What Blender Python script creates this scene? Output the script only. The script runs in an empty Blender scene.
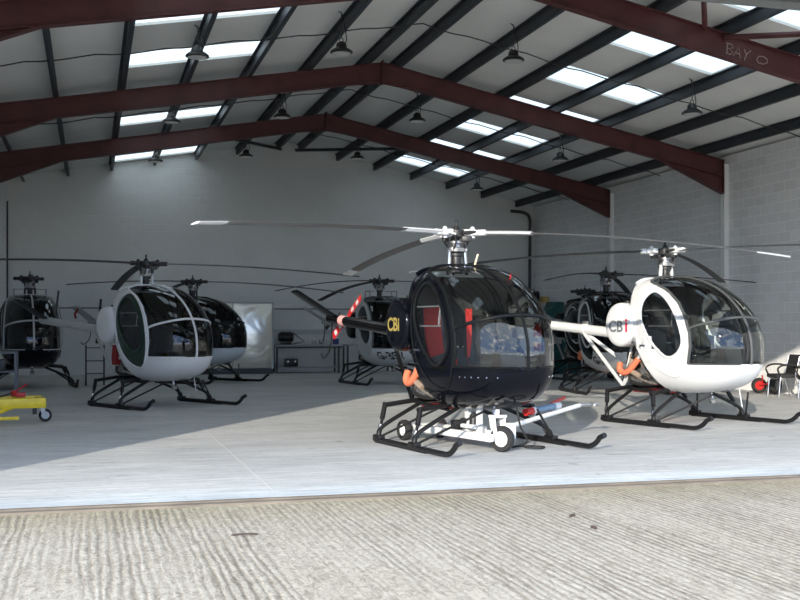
import bpy, bmesh, math, random
import numpy as np
from mathutils import Vector, Matrix
random.seed(7)
PI = math.pi
sc = bpy.context.scene
COL = sc.collection
TH = math.radians(15.9)          # camera yaw to the right of the building axis
CT, ST = math.cos(TH), math.sin(TH)
def c2w(lat, d):                 # metres right of / ahead of the tripod -> building axes
    return lat*CT + d*ST, -lat*ST + d*CT
ROOF_X, ROOF_Z, PITCH = 6.2, 7.52, 0.2105
XL, XR, YF, YB = -2.45, 14.85, 9.5, 35.2
def slope(x): return PITCH if x > ROOF_X else .170    # the left slope is a little flatter
def roof_z(x): return ROOF_Z - slope(x)*abs(x-ROOF_X)

# ------------------------------------------------------------------ materials
MATS = {}
def mat(name, col, rough=.5, metal=0., var=.0, scale=8., bump=0., bscale=60., coat=0., emis=None, spec=None):
    if name in MATS: return MATS[name]
    m = bpy.data.materials.new(name); m.use_nodes = True
    nt = m.node_tree; b = nt.nodes['Principled BSDF']
    b.inputs['Base Color'].default_value = (*col, 1)
    b.inputs['Roughness'].default_value = rough
    b.inputs['Metallic'].default_value = metal
    if coat: b.inputs['Coat Weight'].default_value = coat; b.inputs['Coat Roughness'].default_value = .05
    if spec is not None: b.inputs['Specular IOR Level'].default_value = spec
    if emis:
        b.inputs['Emission Color'].default_value = (*emis[0], 1); b.inputs['Emission Strength'].default_value = emis[1]
    if var or bump:
        tc = nt.nodes.new('ShaderNodeTexCoord')
    if var:
        n = nt.nodes.new('ShaderNodeTexNoise'); n.inputs['Scale'].default_value = scale; n.inputs['Detail'].default_value = 5
        nt.links.new(tc.outputs['Object'], n.inputs['Vector'])
        r = nt.nodes.new('ShaderNodeMapRange'); r.inputs['From Min'].default_value = .3; r.inputs['From Max'].default_value = .7
        r.inputs['To Min'].default_value = 1-var; r.inputs['To Max'].default_value = 1+var
        nt.links.new(n.outputs['Fac'], r.inputs['Value'])
        mx = nt.nodes.new('ShaderNodeMix'); mx.data_type = 'RGBA'; mx.blend_type = 'MULTIPLY'; mx.inputs['Factor'].default_value = 1
        mx.inputs['A'].default_value = (*col, 1); nt.links.new(r.outputs['Result'], mx.inputs['B'])
        nt.links.new(mx.outputs['Result'], b.inputs['Base Color'])
    if bump:
        n2 = nt.nodes.new('ShaderNodeTexNoise'); n2.inputs['Scale'].default_value = bscale; n2.inputs['Detail'].default_value = 4
        nt.links.new(tc.outputs['Object'], n2.inputs['Vector'])
        bp = nt.nodes.new('ShaderNodeBump'); bp.inputs['Strength'].default_value = bump; bp.inputs['Distance'].default_value = .02
        nt.links.new(n2.outputs['Fac'], bp.inputs['Height']); nt.links.new(bp.outputs['Normal'], b.inputs['Normal'])
    MATS[name] = m
    return m

def glass_mat(name, tint, ior=1.62):
    m = bpy.data.materials.new(name); m.use_nodes = True
    nt = m.node_tree; nt.nodes.clear(); L = nt.links.new
    out = nt.nodes.new('ShaderNodeOutputMaterial')
    tr = nt.nodes.new('ShaderNodeBsdfTransparent'); tr.inputs['Color'].default_value = (*tint, 1)
    gl = nt.nodes.new('ShaderNodeBsdfGlossy'); gl.inputs['Roughness'].default_value = .02
    gl.inputs['Color'].default_value = (.95, .97, 1, 1)
    fr = nt.nodes.new('ShaderNodeFresnel'); fr.inputs['IOR'].default_value = ior
    mx = nt.nodes.new('ShaderNodeMixShader')
    L(fr.outputs[0], mx.inputs[0]); L(tr.outputs[0], mx.inputs[1]); L(gl.outputs[0], mx.inputs[2]); L(mx.outputs[0], out.inputs[0])
    return m

def concrete(name, kind):
    m = bpy.data.materials.new(name); m.use_nodes = True
    nt = m.node_tree; L = nt.links.new; N = nt.nodes.new
    b = nt.nodes['Principled BSDF']; b.inputs['Roughness'].default_value = .85
    tc = N('ShaderNodeTexCoord')
    def noise(sx, sy, detail=6, rough=.6, dist=0.):
        mp = N('ShaderNodeMapping'); mp.inputs['Scale'].default_value = (sx, sy, 1)
        n = N('ShaderNodeTexNoise'); n.inputs['Scale'].default_value = 1; n.inputs['Detail'].default_value = detail
        n.inputs['Roughness'].default_value = rough; n.inputs['Distortion'].default_value = dist
        L(tc.outputs['Object'], mp.inputs['Vector']); L(mp.outputs['Vector'], n.inputs['Vector']); return n.outputs['Fac']
    def ramp(v, stops):
        r = N('ShaderNodeValToRGB'); e = r.color_ramp.elements
        while len(e) < len(stops): e.new(.5)
        for k, (p, c) in enumerate(stops): e[k].position = p; e[k].color = (*c, 1) if len(c) == 3 else c
        L(v, r.inputs['Fac']); return r.outputs['Color']
    def mul(a, bb, f=1., mode='MULTIPLY'):
        x = N('ShaderNodeMix'); x.data_type = 'RGBA'; x.blend_type = mode; x.inputs['Factor'].default_value = f
        L(a, x.inputs['A']); L(bb, x.inputs['B']); return x.outputs['Result']
    if kind == 'slab':
        c = ramp(noise(.35, .9), [(.3, (.45, .455, .45)), (.7, (.60, .60, .585))])
        c = mul(c, ramp(noise(1.2, 14, 8, .7), [(.38, (.74, .75, .76)), (.5, (.95, .95, .95)), (.62, (1.12, 1.12, 1.11))]), .9)      # brush streaks across the bay
        c = mul(c, ramp(noise(9, 30, 6, .75), [(.33, (.60, .60, .60)), (.43, (.97, .97, .97)), (.6, (1.06, 1.06, 1.05))]), .9)       # scuffs
        c = mul(c, ramp(noise(2.2, 3.5, 4, .6, 1.), [(.62, (1, 1, 1)), (.72, (.60, .58, .55))]), .75)   # old drips
        g = N('ShaderNodeSeparateXYZ'); L(tc.outputs['Object'], g.inputs[0])
        # pale rubbed strip along the door track
        mr = N('ShaderNodeMapRange'); mr.inputs['From Min'].default_value = 9.5; mr.inputs['From Max'].default_value = 10.2
        L(g.outputs['Y'], mr.inputs['Value'])
        c = mul(c, ramp(mr.outputs['Result'], [(0., (.86, .93, 1.0)), (.35, (1.08, 1.12, 1.14)), (1., (1, 1, 1))]), 1)
        h = noise(20, 60, 5, .7); st = .12
    else:
        grain = noise(24, 10, 9, .72, 1.6)
        wv = N('ShaderNodeTexWave'); wv.bands_direction = 'X'; wv.inputs['Scale'].default_value = 5.2; wv.inputs['Distortion'].default_value = 6.5
        wv.inputs['Detail'].default_value = 4; wv.inputs['Detail Scale'].default_value = 1.3; wv.inputs['Detail Roughness'].default_value = .65
        mpw = N('ShaderNodeMapping'); mpw.inputs['Scale'].default_value = (1, .13, 1); L(tc.outputs['Object'], mpw.inputs['Vector']); L(mpw.outputs['Vector'], wv.inputs['Vector'])
        mxg = N('ShaderNodeMix'); mxg.inputs['Factor'].default_value = .55; L(wv.outputs['Fac'], mxg.inputs['A']); L(noise(5.5, .2, 5, .65, .3), mxg.inputs['B'])
        stg = N('ShaderNodeMapRange'); stg.inputs['From Min'].default_value = .36; stg.inputs['From Max'].default_value = .56; L(noise(1.1, .12, 4, .6), stg.inputs['Value'])
        mxs = N('ShaderNodeMix'); mxs.inputs['A'].default_value = .60; L(stg.outputs['Result'], mxs.inputs['Factor']); L(mxg.outputs['Result'], mxs.inputs['B'])
        groove = mxs.outputs['Result']
        c = ramp(groove, [(.26, (.235, .208, .168)), (.42, (.355, .322, .270)), (.55, (.42, .385, .325)), (.75, (.465, .432, .372))])
        c = mul(c, ramp(grain, [(.38, (.58, .55, .51)), (.48, (.90, .89, .87)), (.60, (1.18, 1.18, 1.18))]), .95)
        c = mul(c, ramp(noise(.5, .6, 4), [(.3, (.9, .88, .84)), (.7, (1.04, 1.03, 1.02))]), 1)
        g = N('ShaderNodeSeparateXYZ'); L(tc.outputs['Object'], g.inputs[0])
        mr = N('ShaderNodeMapRange'); mr.inputs['From Min'].default_value = 8.2; mr.inputs['From Max'].default_value = 9.4
        L(g.outputs['Y'], mr.inputs['Value'])
        c = mul(c, ramp(mr.outputs['Result'], [(0., (1, 1, 1)), (.85, (.82, .80, .66)), (1., (1.0, .98, .80))]), .75)   # algae by the track
        a = N('ShaderNodeMath'); a.operation = 'MULTIPLY'; a.inputs[1].default_value = .7; L(grain, a.inputs[0])
        a2 = N('ShaderNodeMath'); a2.operation = 'ADD'; L(a.outputs[0], a2.inputs[0]); L(groove, a2.inputs[1])
        h = a2.outputs[0]; st = .8
    L(c, b.inputs['Base Color'])
    bp = N('ShaderNodeBump'); bp.inputs['Strength'].default_value = st; bp.inputs['Distance'].default_value = .03
    L(h, bp.inputs['Height']); L(bp.outputs['Normal'], b.inputs['Normal'])
    return m

def block_wall(name, col, rot, mortar=1.1, contrast=.06):
    m = bpy.data.materials.new(name); m.use_nodes = True
    nt = m.node_tree; L = nt.links.new; N = nt.nodes.new
    b = nt.nodes['Principled BSDF']; b.inputs['Roughness'].default_value = .6
    tc = N('ShaderNodeTexCoord'); se = N('ShaderNodeSeparateXYZ'); mp = N('ShaderNodeCombineXYZ')
    L(tc.outputs['Object'], se.inputs[0]); L(se.outputs['XYZ'.index(rot[0].upper())], mp.inputs[0]); L(se.outputs[2], mp.inputs[1])
    br = N('ShaderNodeTexBrick'); br.inputs['Scale'].default_value = 1
    br.inputs['Brick Width'].default_value = .45; br.inputs['Row Height'].default_value = .225
    br.inputs['Mortar Size'].default_value = .012; br.inputs['Mortar Smooth'].default_value = .3
    br.inputs['Color1'].default_value = (*[c*(1-contrast) for c in col], 1); br.inputs['Color2'].default_value = (*[c*(1+contrast) for c in col], 1)
    br.inputs['Mortar'].default_value = (*[min(1, c*mortar) for c in col], 1)
    L(mp.outputs['Vector'], br.inputs['Vector'])
    n = N('ShaderNodeTexNoise'); n.inputs['Scale'].default_value = .5; n.inputs['Detail'].default_value = 5
    L(tc.outputs['Object'], n.inputs['Vector'])
    r = N('ShaderNodeMapRange'); r.inputs['To Min'].default_value = .86; r.inputs['To Max'].default_value = 1.1; L(n.outputs['Fac'], r.inputs['Value'])
    x = N('ShaderNodeMix'); x.data_type = 'RGBA'; x.blend_type = 'MULTIPLY'; x.inputs['Factor'].default_value = 1
    L(br.outputs['Color'], x.inputs['A']); L(r.outputs['Result'], x.inputs['B']); L(x.outputs['Result'], b.inputs['Base Color'])
    bp = N('ShaderNodeBump'); bp.inputs['Strength'].default_value = .5; bp.inputs['Distance'].default_value = .01; bp.invert = True
    L(br.outputs['Fac'], bp.inputs['Height']); L(bp.outputs['Normal'], b.inputs['Normal'])
    return m

M_BLACK = mat('black satin paint', (.012, .012, .013), .35)
M_RUBBER = mat('black rubber', (.02, .02, .02), .8)
M_STEELB = mat('black painted tube', (.009, .009, .010), .45, var=.2, spec=.35)
M_WHITE = mat('white gloss paint', (.68, .69, .69), .22)
M_GREYM = mat('grey cast metal', (.33, .33, .33), .4, .8, var=.25, scale=20)
M_DKM = mat('dark oily metal', (.05, .05, .05), .45, .6, var=.4, scale=25)
M_CHROME = mat('bright metal', (.6, .6, .6), .2, 1.)
M_RED = mat('red paint', (.50, .02, .02), .4)
M_REDCLOTH = mat('red cloth', (.62, .03, .025), .85, bump=.3)
M_ORANGE = mat('orange duct hose', (.74, .20, .10), .65)
M_YELLOW = mat('yellow paint', (.78, .58, .02), .4, var=.12, scale=6)
M_CREAM = mat('cream plastic', (.75, .68, .5), .5)
M_SEAT = mat('dark seat leather', (.03, .03, .032), .6)
M_INT = mat('cabin lining', (.05, .052, .055), .7)

# ------------------------------------------------------------------ mesh building
class MB:
    def __init__(s): s.bm = bmesh.new()
    def box(s, c, d, rot=None, bev=0.):
        m = Matrix.Translation(c) @ (rot.to_4x4() if rot is not None else Matrix()) @ Matrix.Diagonal((*d, 1))
        r = bmesh.ops.create_cube(s.bm, size=1., matrix=m)
        if bev:
            es = list({e for v in r['verts'] for e in v.link_edges})
            bmesh.ops.bevel(s.bm, geom=es, offset=bev, segments=2, affect='EDGES', profile=.5)
        return s
    def tube(s, pts, r, n=8, cap=True, flat=None):
        pts = [Vector(p) for p in pts]; k = len(pts)
        rs = r if isinstance(r, (list, tuple)) else [r]*k
        closed = False
        t0 = (pts[1]-pts[0]).normalized()
        up = Vector((0, 0, 1)) if abs(t0.z) < .9 else Vector((1, 0, 0))
        u = t0.cross(up).normalized(); rings = []
        for i, p in enumerate(pts):
            if i == 0: t = t0
            elif i == k-1: t = (pts[i]-pts[i-1]).normalized()
            else:
                t = ((pts[i]-pts[i-1]).normalized() + (pts[i+1]-pts[i]).normalized())
                t = t.normalized() if t.length > 1e-6 else (pts[i]-pts[i-1]).normalized()
            u = (u - t*u.dot(t)).normalized(); w = t.cross(u)
            rings.append([s.bm.verts.new(p + (u*math.cos(2*PI*j/n) + w*math.sin(2*PI*j/n))*rs[i]) for j in range(n)])
        for a, b in zip(rings, rings[1:]):
            for j in range(n): s.bm.faces.new((a[j], a[(j+1) % n], b[(j+1) % n], b[j]))
        if cap:
            s.bm.faces.new(rings[0][::-1]); s.bm.faces.new(rings[-1])
        return s
    def loop(s, pts, r, n=6):
        pts = list(pts); return s.tube(pts + [pts[0], ], r, n, cap=True)
    def lathe(s, prof, c=(0, 0, 0), axis='Z', n=24, sx=1., sy=1., cap=True):
        c = Vector(c); rings = []
        for (r, h) in prof:
            ring = []
            for j in range(n):
                a = 2*PI*j/n; x, y = r*math.cos(a)*sx, r*math.sin(a)*sy
                if axis == 'Z': v = Vector((x, y, h))
                elif axis == 'Y': v = Vector((x, h, y))
                else: v = Vector((h, x, y))
                ring.append(s.bm.verts.new(c+v))
            rings.append(ring)
        for a, b in zip(rings, rings[1:]):
            for j in range(n): s.bm.faces.new((a[j], a[(j+1) % n], b[(j+1) % n], b[j]))
        if cap and prof[0][0] > 1e-5: s.bm.faces.new(rings[0][::-1])
        if cap and prof[-1][0] > 1e-5: s.bm.faces.new(rings[-1])
        return s
    def prism(s, poly, t, plane='XZ', off=0.):
        # closed outline, extruded by t along the third axis, centred on off
        def P(a, b, w): return {'XZ': (a, w, b), 'XY': (a, b, w), 'YZ': (w, a, b)}[plane]
        A = [s.bm.verts.new(P(a, b, off-t/2)) for a, b in poly]; B = [s.bm.verts.new(P(a, b, off+t/2)) for a, b in poly]
        k = len(poly); s.bm.faces.new(A[::-1]); s.bm.faces.new(B)
        for i in range(k): s.bm.faces.new((A[i], A[(i+1) % k], B[(i+1) % k], B[i]))
        return s
    def torus(s, c, R, r, axis='Y', n=24, m=10):
        c = Vector(c); rings = []
        for i in range(n):
            a = 2*PI*i/n; ring = []
            for j in range(m):
                b = 2*PI*j/m; q = R + r*math.cos(b); h = r*math.sin(b)
                x, y = q*math.cos(a), q*math.sin(a)
                ring.append(s.bm.verts.new(c + Vector({'Y': (x, h, y), 'Z': (x, y, h), 'X': (h, x, y)}[axis])))
            rings.append(ring)
        for i in range(n):
            a, b = rings[i], rings[(i+1) % n]
            for j in range(m): s.bm.faces.new((a[j], b[j], b[(j+1) % m], a[(j+1) % m]))
        return s
    def build(s, name, m, parent=None, angle=38):
        bmesh.ops.recalc_face_normals(s.bm, faces=s.bm.faces[:])
        me = bpy.data.meshes.new(name); s.bm.to_mesh(me); s.bm.free()
        return link_mesh(name, me, m, parent, angle)
def link_mesh(name, me, m, parent=None, angle=38):
    me.materials.clear(); me.materials.append(m)
    me.polygons.foreach_set('use_smooth', [True]*len(me.polygons))
    me.set_sharp_from_angle(angle=math.radians(angle)); me.update()
    o = bpy.data.objects.new(name, me); COL.objects.link(o)
    if parent is not None: o.parent = parent
    return o
def thing(name, label, cat, loc=(0, 0, 0), rz=0., group=None):
    o = bpy.data.objects.new(name, None); COL.objects.link(o); o.empty_display_size = .2
    o.location = loc; o.rotation_euler = (0, 0, rz); return tag(o, label, cat, group)
def tag(o, label, cat, group=None):
    o['label'] = label; o['category'] = cat
    if group: o['group'] = group
    return o
def struct(o): o['kind'] = 'structure'; return o
def spline(pts, k=8):
    pts = [Vector(p) for p in pts]; P = [pts[0]]+pts+[pts[-1]]; out = []
    for i in range(1, len(P)-2):
        for j in range(k):
            t = j/k; a, b, c, d = P[i-1], P[i], P[i+1], P[i+2]
            out.append(.5*((2*b)+(c-a)*t+(2*a-5*b+4*c-d)*t*t+(3*b-a-3*c+d)*t*t*t))
    return out+[pts[-1]]
def text_mesh(body, size, extr=.002, bold=0.):
    cu = bpy.data.curves.new('lettering', 'FONT'); cu.body = body; cu.size = size; cu.extrude = extr; cu.resolution_u = 4; cu.offset = bold
    o = bpy.data.objects.new('lettering', cu); COL.objects.link(o)
    bpy.context.view_layer.update()
    me = bpy.data.meshes.new_from_object(o.evaluated_get(bpy.context.evaluated_depsgraph_get()))
    bpy.data.objects.remove(o); bpy.data.curves.remove(cu); return me

# ------------------------------------------------------------------ the hangar
M_SLAB = concrete('hangar slab concrete', 'slab'); M_APRON = concrete('tamped apron concrete', 'apron')
def slab(name, x0, x1, y0, y1, z0, z1, m): return struct(MB().box(((x0+x1)/2, (y0+y1)/2, (z0+z1)/2), (x1-x0, y1-y0, z1-z0)).build(name, m))
slab('floor', XL-.35, XR+.35, YF, YB+.3, -.3, 0, M_SLAB)
slab('apron', -70, 80, -90, YF-.19, -.35, -.03, M_APRON)
M_JOINT = mat('floor joint filler', (.60, .59, .57), .9)
struct(MB().box((1.6, 15.4, .0005), (.012, 11.2, .003)).build('trim_1', M_JOINT))
M_TRACK = mat('weathered door track steel', (.20, .17, .135), .6, .2, var=.25, scale=3)
o = struct(MB().box((6.2, YF-.145, -.09), (17.9, .09, .16)).box((6.2, YF-.035, -.09), (17.9, .07, .175)).build('trim_2', M_TRACK))
struct(MB().box((6.2, YF-.085, -.14), (17.9, .05, .2)).build('trim_3', mat('track groove', (.12, .10, .08), .8)))
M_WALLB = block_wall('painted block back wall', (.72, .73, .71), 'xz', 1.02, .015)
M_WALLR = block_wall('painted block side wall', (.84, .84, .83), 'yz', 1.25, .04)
# gable wall follows the roof
pg = [(XL-.35, 0), (XR+.35, 0), (XR+.35, roof_z(XR+.35)), (ROOF_X, ROOF_Z), (XL-.35, roof_z(XL-.35))]
struct(MB().prism(pg, .3, 'XZ', YB+.15).build('wall_back', M_WALLB))
def side(name, x0, x1, m):
    zt = roof_z((x0 if x0 < 0 else x1))
    return slab(name, x0, x1, YF, YB, 0, zt, m)
side('wall_left', XL-.35, XL, M_WALLR)
side('wall_right', XR, XR+.35, M_WALLR)
M_FACADE = mat('grey facade cladding', (.07, .075, .08), .6)
HEAD = 4.79
pg = [(XL-.35, HEAD), (XR+.35, HEAD), (XR+.35, roof_z(XR+.35)+.1), (ROOF_X, ROOF_Z+.12), (XL-.35, roof_z(XL-.35)+.1)]
struct(MB().prism(pg, .2, 'XZ', YF-.1).build('wall_front', M_FACADE))

# roof: insulated sheets with translucent strips let in
SKY_R = [11.9, 15.0, 18.1, 21.1, 24.1, 27.1, 30.1, 33.2]; SKY_L = [11.9, 15.1, 18.4, 21.5, 24.8, 28.0, 31.1, 34.3]; SKW = 1.2
PUR = [5.84-1.305*k for k in range(0, 7)] + [6.57+1.27*k for k in range(0, 7)]
PUR.sort()
LX = (PUR[3], PUR[4], PUR[5]) if False else (.58, 1.925, 3.23)
RX = (9.11, 10.38, 11.65)
M_ROOF = mat('pale grey roof liner', (.76, .765, .74), .7, var=.05, scale=.8)
mb = MB()
def roof_panel(mb, x0, x1, y0, y1, t=.06, dz=0.):
    z0, z1 = roof_z(x0)+dz, roof_z(x1)+dz
    v = [mb.bm.verts.new(p) for p in ((x0, y0, z0), (x1, y0, z1), (x1, y1, z1), (x0, y1, z0), (x0, y0, z0+t), (x1, y0, z1+t), (x1, y1, z1+t), (x0, y1, z0+t))]
    for f in ((3, 2, 1, 0), (4, 5, 6, 7), (0, 1, 5, 4), (1, 2, 6, 5), (2, 3, 7, 6), (3, 0, 4, 7)): mb.bm.faces.new([v[i] for i in f])
Y0, Y1 = YF-.2, YB+.3
for (xa, xb, lo, hi, SKY_Y) in ((XL-.6, ROOF_X, LX[0], LX[2], SKY_L), (ROOF_X, XR+.6, RX[0], RX[2], SKY_R)):
    roof_panel(mb, xa, lo, Y0, Y1); roof_panel(mb, hi, xb, Y0, Y1)
    y = Y0
    for s in SKY_Y:
        roof_panel(mb, lo, hi, y, s-SKW/2); y = s+SKW/2
    roof_panel(mb, lo, hi, y, Y1)
struct(mb.build('ceiling', M_ROOF))
# translucent rooflight sheets (they pass daylight)
m = bpy.data.materials.new('translucent rooflight'); m.use_nodes = True; nt = m.node_tree; nt.nodes.clear()
out = nt.nodes.new('ShaderNodeOutputMaterial'); tl = nt.nodes.new('ShaderNodeBsdfTranslucent'); tl.inputs['Color'].default_value = (.46, .51, .50, 1)
df = nt.nodes.new('ShaderNodeBsdfTransparent'); df.inputs['Color'].default_value = (.85, .92, .92, 1)
mx = nt.nodes.new('ShaderNodeMixShader'); mx.inputs[0].default_value = 0.
nt.links.new(tl.outputs[0], mx.inputs[1]); nt.links.new(df.outputs[0], mx.inputs[2]); nt.links.new(mx.outputs[0], out.inputs[0])
M_RL = m; n = 1
for SKY_Y, lo, hi in ((SKY_L, LX[0], LX[2]), (SKY_R, RX[0], RX[2])):
    for s in SKY_Y:
        mb = MB(); za, zb = roof_z(lo)+.05, roof_z(hi)+.05
        vs = [mb.bm.verts.new(p) for p in ((lo, s-SKW/2, za), (hi, s-SKW/2, zb), (hi, s+SKW/2, zb), (lo, s+SKW/2, za))]
        mb.bm.faces.new(vs); struct(mb.build('window_%d' % n, M_RL)); n += 1
# purlins: Z section rails running the length of the roof
M_PUR = mat('dark slate painted purlin', (.028, .034, .042), .5, var=.15, scale=3)
k = 4
for x in PUR:
    z = roof_z(x); sg = 1 if x < ROOF_X else -1
    mb = MB().box((x, (YF+YB)/2, z-.105), (.022, YB-YF, .205))
    mb.box((x+.035, (YF+YB)/2, z-.205), (.085, YB-YF, .018)).box((x-.03, (YF+YB)/2, z-.012), (.075, YB-YF, .016))
    struct(mb.build('trim_%d' % k, M_PUR)); k += 1
# portal frames, oxide red
M_OX = mat('red oxide steel', (.085, .022, .022), .55, var=.25, scale=2.5)
RT = 7.31                                     # top of the rafter at the ridge
def rz(x): return RT - slope(x)*abs(x-ROOF_X)
def portal(y, k):
    root = bpy.data.objects.new('trim_%d' % k, None); COL.objects.link(root); struct(root); root.location = (0, y, 0)
    for sgn, xe in ((-1, XL+.02), (1, XR-.12)):
        D = .40
        mb = MB(); a, b = (ROOF_X, RT), (xe, rz(xe))
        mb.prism([a, b, (b[0], b[1]-D), (a[0], a[1]-D)], .014)                       # web
        for dz in (0, -D):
            mb.prism([(a[0], a[1]+dz), (b[0], b[1]+dz), (b[0], b[1]+dz-.018), (a[0], a[1]+dz-.018)], .17)
        mb.build('rafter', M_OX, root)
        hx = xe - sgn*1.75                        # tapered haunch under the rafter at the eaves
        hb = MB(); zt, zh = rz(xe)-D, rz(hx)-D
        hb.prism([(xe, zt), (xe, zt-.42), (hx, zh)], .014)
        hb.prism([(xe, zt-.40), (xe, zt-.42), (hx, zh-.02), (hx, zh)], .17)
        hb.prism([(xe, rz(xe)), (xe-sgn*.02, rz(xe)), (xe-sgn*.02, zt-.42), (xe, zt-.42)], .17)
        hb.build('haunch', M_OX, root)
        xc = xe+sgn*.06
        cb = MB().box((xc, 0, (rz(xe)-.1)/2), (.012, .14, rz(xe)-.1))
        for q in (-.07, .07): cb.box((xc, q, (rz(xe)-.1)/2), (.14, .012, rz(xe)-.1))
        cb.build('column', mat('white painted column', (.74, .75, .74), .5), root)
    rb = MB()
    rb.prism([(ROOF_X, RT-.4), (ROOF_X-1.1, rz(ROOF_X-1.1)-.4), (ROOF_X, RT-.47)], .014).prism([(ROOF_X, RT-.4), (ROOF_X+1.1, rz(ROOF_X+1.1)-.4), (ROOF_X, RT-.47)], .014)
    rb.box((ROOF_X, 0, RT-.22), (.04, .18, .52)); rb.build('ridge_plate', M_OX, root)
    return root
FR = {}
for y in (9.9, 16.2, 23.2, 29.2):
    FR[y] = portal(y, k); k += 1
# chalk writing on the web of the front frame: letters lie on the face towards the door
mb = MB()                                      # hand-drawn chalk strokes: B A Y and a flat round figure
for st in ([(0, .16), (.02, 0)], [(-.03, .17), (.08, .17), (.12, .12), (.03, .09), (.13, .06), (.10, .0), (.0, .0)], [(.15, -.01), (.22, .17), (.29, -.02)], [(.17, .06), (.27, .05)],
           [(.33, .16), (.39, .08)], [(.46, .17), (.39, .08), (.37, -.03)], [(.60, .06), (.63, .12), (.72, .14), (.80, .11), (.81, .05), (.74, .01), (.64, .01), (.60, .06)]):
    mb.tube([(u, v, 0) for u, v in st], .009, 5)
q = struct(mb.build('trim_%d' % k, mat('white chalk', (.36, .29, .27), .95))); k += 1
q.rotation_euler = (PI/2, math.atan(PITCH), 0); q.location = (10.34, 16.2-.012, rz(10.34)-.32)
# door head rail
struct(MB().box((6.2, YF+.12, HEAD+.06), (17.3, .2, .16)).build('trim_%d' % k, mat('grey head rail', (.16, .17, .17), .6))); k += 1
# bracing in the roof plane and sag rods
def rod(a, b, r, m, nm):
    return struct(MB().tube([a, b], r, 8).build(nm, m))
rod((9.95, 16.2, rz(9.95)-.02), (5.83, YF+.2, RT-.15), .045, M_OX, 'trim_%d' % k); k += 1
rod((10.3, 16.15, rz(10.3)-.08), (14.6, YF+.3, rz(14.6)-.15), .05, M_OX, 'trim_%d' % k); k += 1
M_DROD = mat('dark bracing rod', (.03, .032, .035), .5)
rod((6.45, 35.0, rz(6.45)-.03), (9.7, 29.3, rz(9.7)-.03), .05, M_DROD, 'trim_%d' % k); k += 1
rod((5.95, 35.0, rz(5.95)-.03), (2.7, 29.3, rz(2.7)-.03), .05, M_DROD, 'trim_%d' % k); k += 1
for ym in (20.1, 26.2, 32.0):
    mb = MB(); pts = []
    for i in range(57):
        x = XL+.1+(XR-XL-.2)*i/56
        pts.append((x, ym+.04*math.sin(i*.7), roof_z(x)-.15-.045*abs(math.sin(i*.8))))
    mb.tube(pts, .013, 5); struct(mb.build('trim_%d' % k, M_DROD)); k += 1
# service pipes on the walls
M_PIPE = mat('dark drain pipe', (.04, .045, .05), .5)
struct(MB().tube(spline([(13.9, 34.9, 5.45), (14.4, 34.9, 5.4), (14.62, 34.95, 5.2), (14.64, 34.98, 4.6), (14.64, 35.0, 2.2), (14.64, 35.0, 0)]), .055, 10).build('trim_%d' % k, M_PIPE)); k += 1
struct(MB().tube([(-2.42, 35.1, .02), (-2.42, 35.1, 5.3)], .025, 10).build('trim_%d' % k, M_PIPE)); k += 1
struct(MB().tube([(XL+.05, 35.16, 2.06), (9.0, 35.16, 2.06)], .022, 6).build('trim_%d' % k, mat('conduit', (.16, .17, .17), .5))); k += 1

# high bay lamps on hooks
lamp_rows = {1.77: 'leftmost row', 4.3: 'row left of the ridge', 7.58: 'row right of the ridge', 11.32: 'rightmost row'}
lamp_ys = {18.9: 'nearest the door', 25.1: 'midway back', 31.2: 'nearest the back wall'}
M_LENS = mat('lamp lens', (.35, .36, .36), .3, emis=((1, .98, .94), .05))
for lx, rl in lamp_rows.items():
    for ly, yl in lamp_ys.items():
        zt = roof_z(lx); drop = {1.77: .66, 4.3: .85}.get(lx, .80); zb = zt-drop
        t = thing('high_bay_lamp', 'round black warehouse lamp in the %s, %s' % (rl, yl), 'lamp', (lx, ly, zb), 0, 'hanging warehouse lamps')
        MB().lathe([(.19, 0), (.205, .01), (.2, .035), (.15, .075), (.10, .10), (.09, .17), (.06, .2), (.02, .2)], n=20).build('lamp_housing', M_BLACK, t)
        MB().lathe([(.01, .004), (.16, .003), (.165, -.004), (.01, -.008)], n=20).build('lens', M_LENS, t)
        MB().torus((0, 0, .24), .035, .008, 'Y', 12, 6).build('hook', M_DKM, t)
        MB().tube([(0, 0, .27), (.01, 0, .32), (0, 0, drop-.12)], .008, 6).build('chain', M_DKM, t)
        MB().tube(spline([(.03, 0, .2), (.10, .02, .26), (.03, .05, drop-.16), (-.05, .02, drop-.1)], 5), .009, 6).build('power_cable', M_RUBBER, t)
        continue
        ld = bpy.data.lights.new('lamp_glow', 'AREA'); ld.shape = 'DISK'; ld.size = .32; ld.energy = LAMP_W if 'LAMP_W' in globals() else 30
        ld.color = (1, .98, .95)
        lo = bpy.data.objects.new('lamp_glow', ld); COL.objects.link(lo); lo.parent = t; lo.location = (0, 0, -.03)

# ------------------------------------------------------------------ helicopter cabin geometry (metres from the mast foot, x forward, y to its left)
XA, XN, ZC, BELT = -.13, 1.72, 1.15, .94
def prof(x):
    u = min(1., max(0., (x-.22)/(XN-.22)))
    top = ZC + 1.12*max(0., 1-u**1.95)**(1/1.95) - (.05*((.25-x)/.4)**2 if x < .25 else 0)
    bot = ZC - .69*max(0., 1-u**2.9)**(1/2.9)
    w = min(1., max(0., (x-.42)/(XN-.42)))
    hw = .70*max(0., 1-w**2.75)**(1/2.75) - (.05*((.42-x)/.55)**2 if x < .42 else 0)
    return top, bot, hw
NL = 3.0                     # fullness of the section below / above the widest line
def nu(x): return 2.7 + 2.2*max(0., min(1., 1-(x+.13)/1.25))
def surf_y(x, z):
    t, b, w = prof(x); H = (t-ZC) if z > ZC else (ZC-b)
    e = nu(x) if z > ZC else NL
    q = min(1., abs(z-ZC)/max(H, 1e-4)); return w*max(0., 1-q**e)**(1/e)
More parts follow.
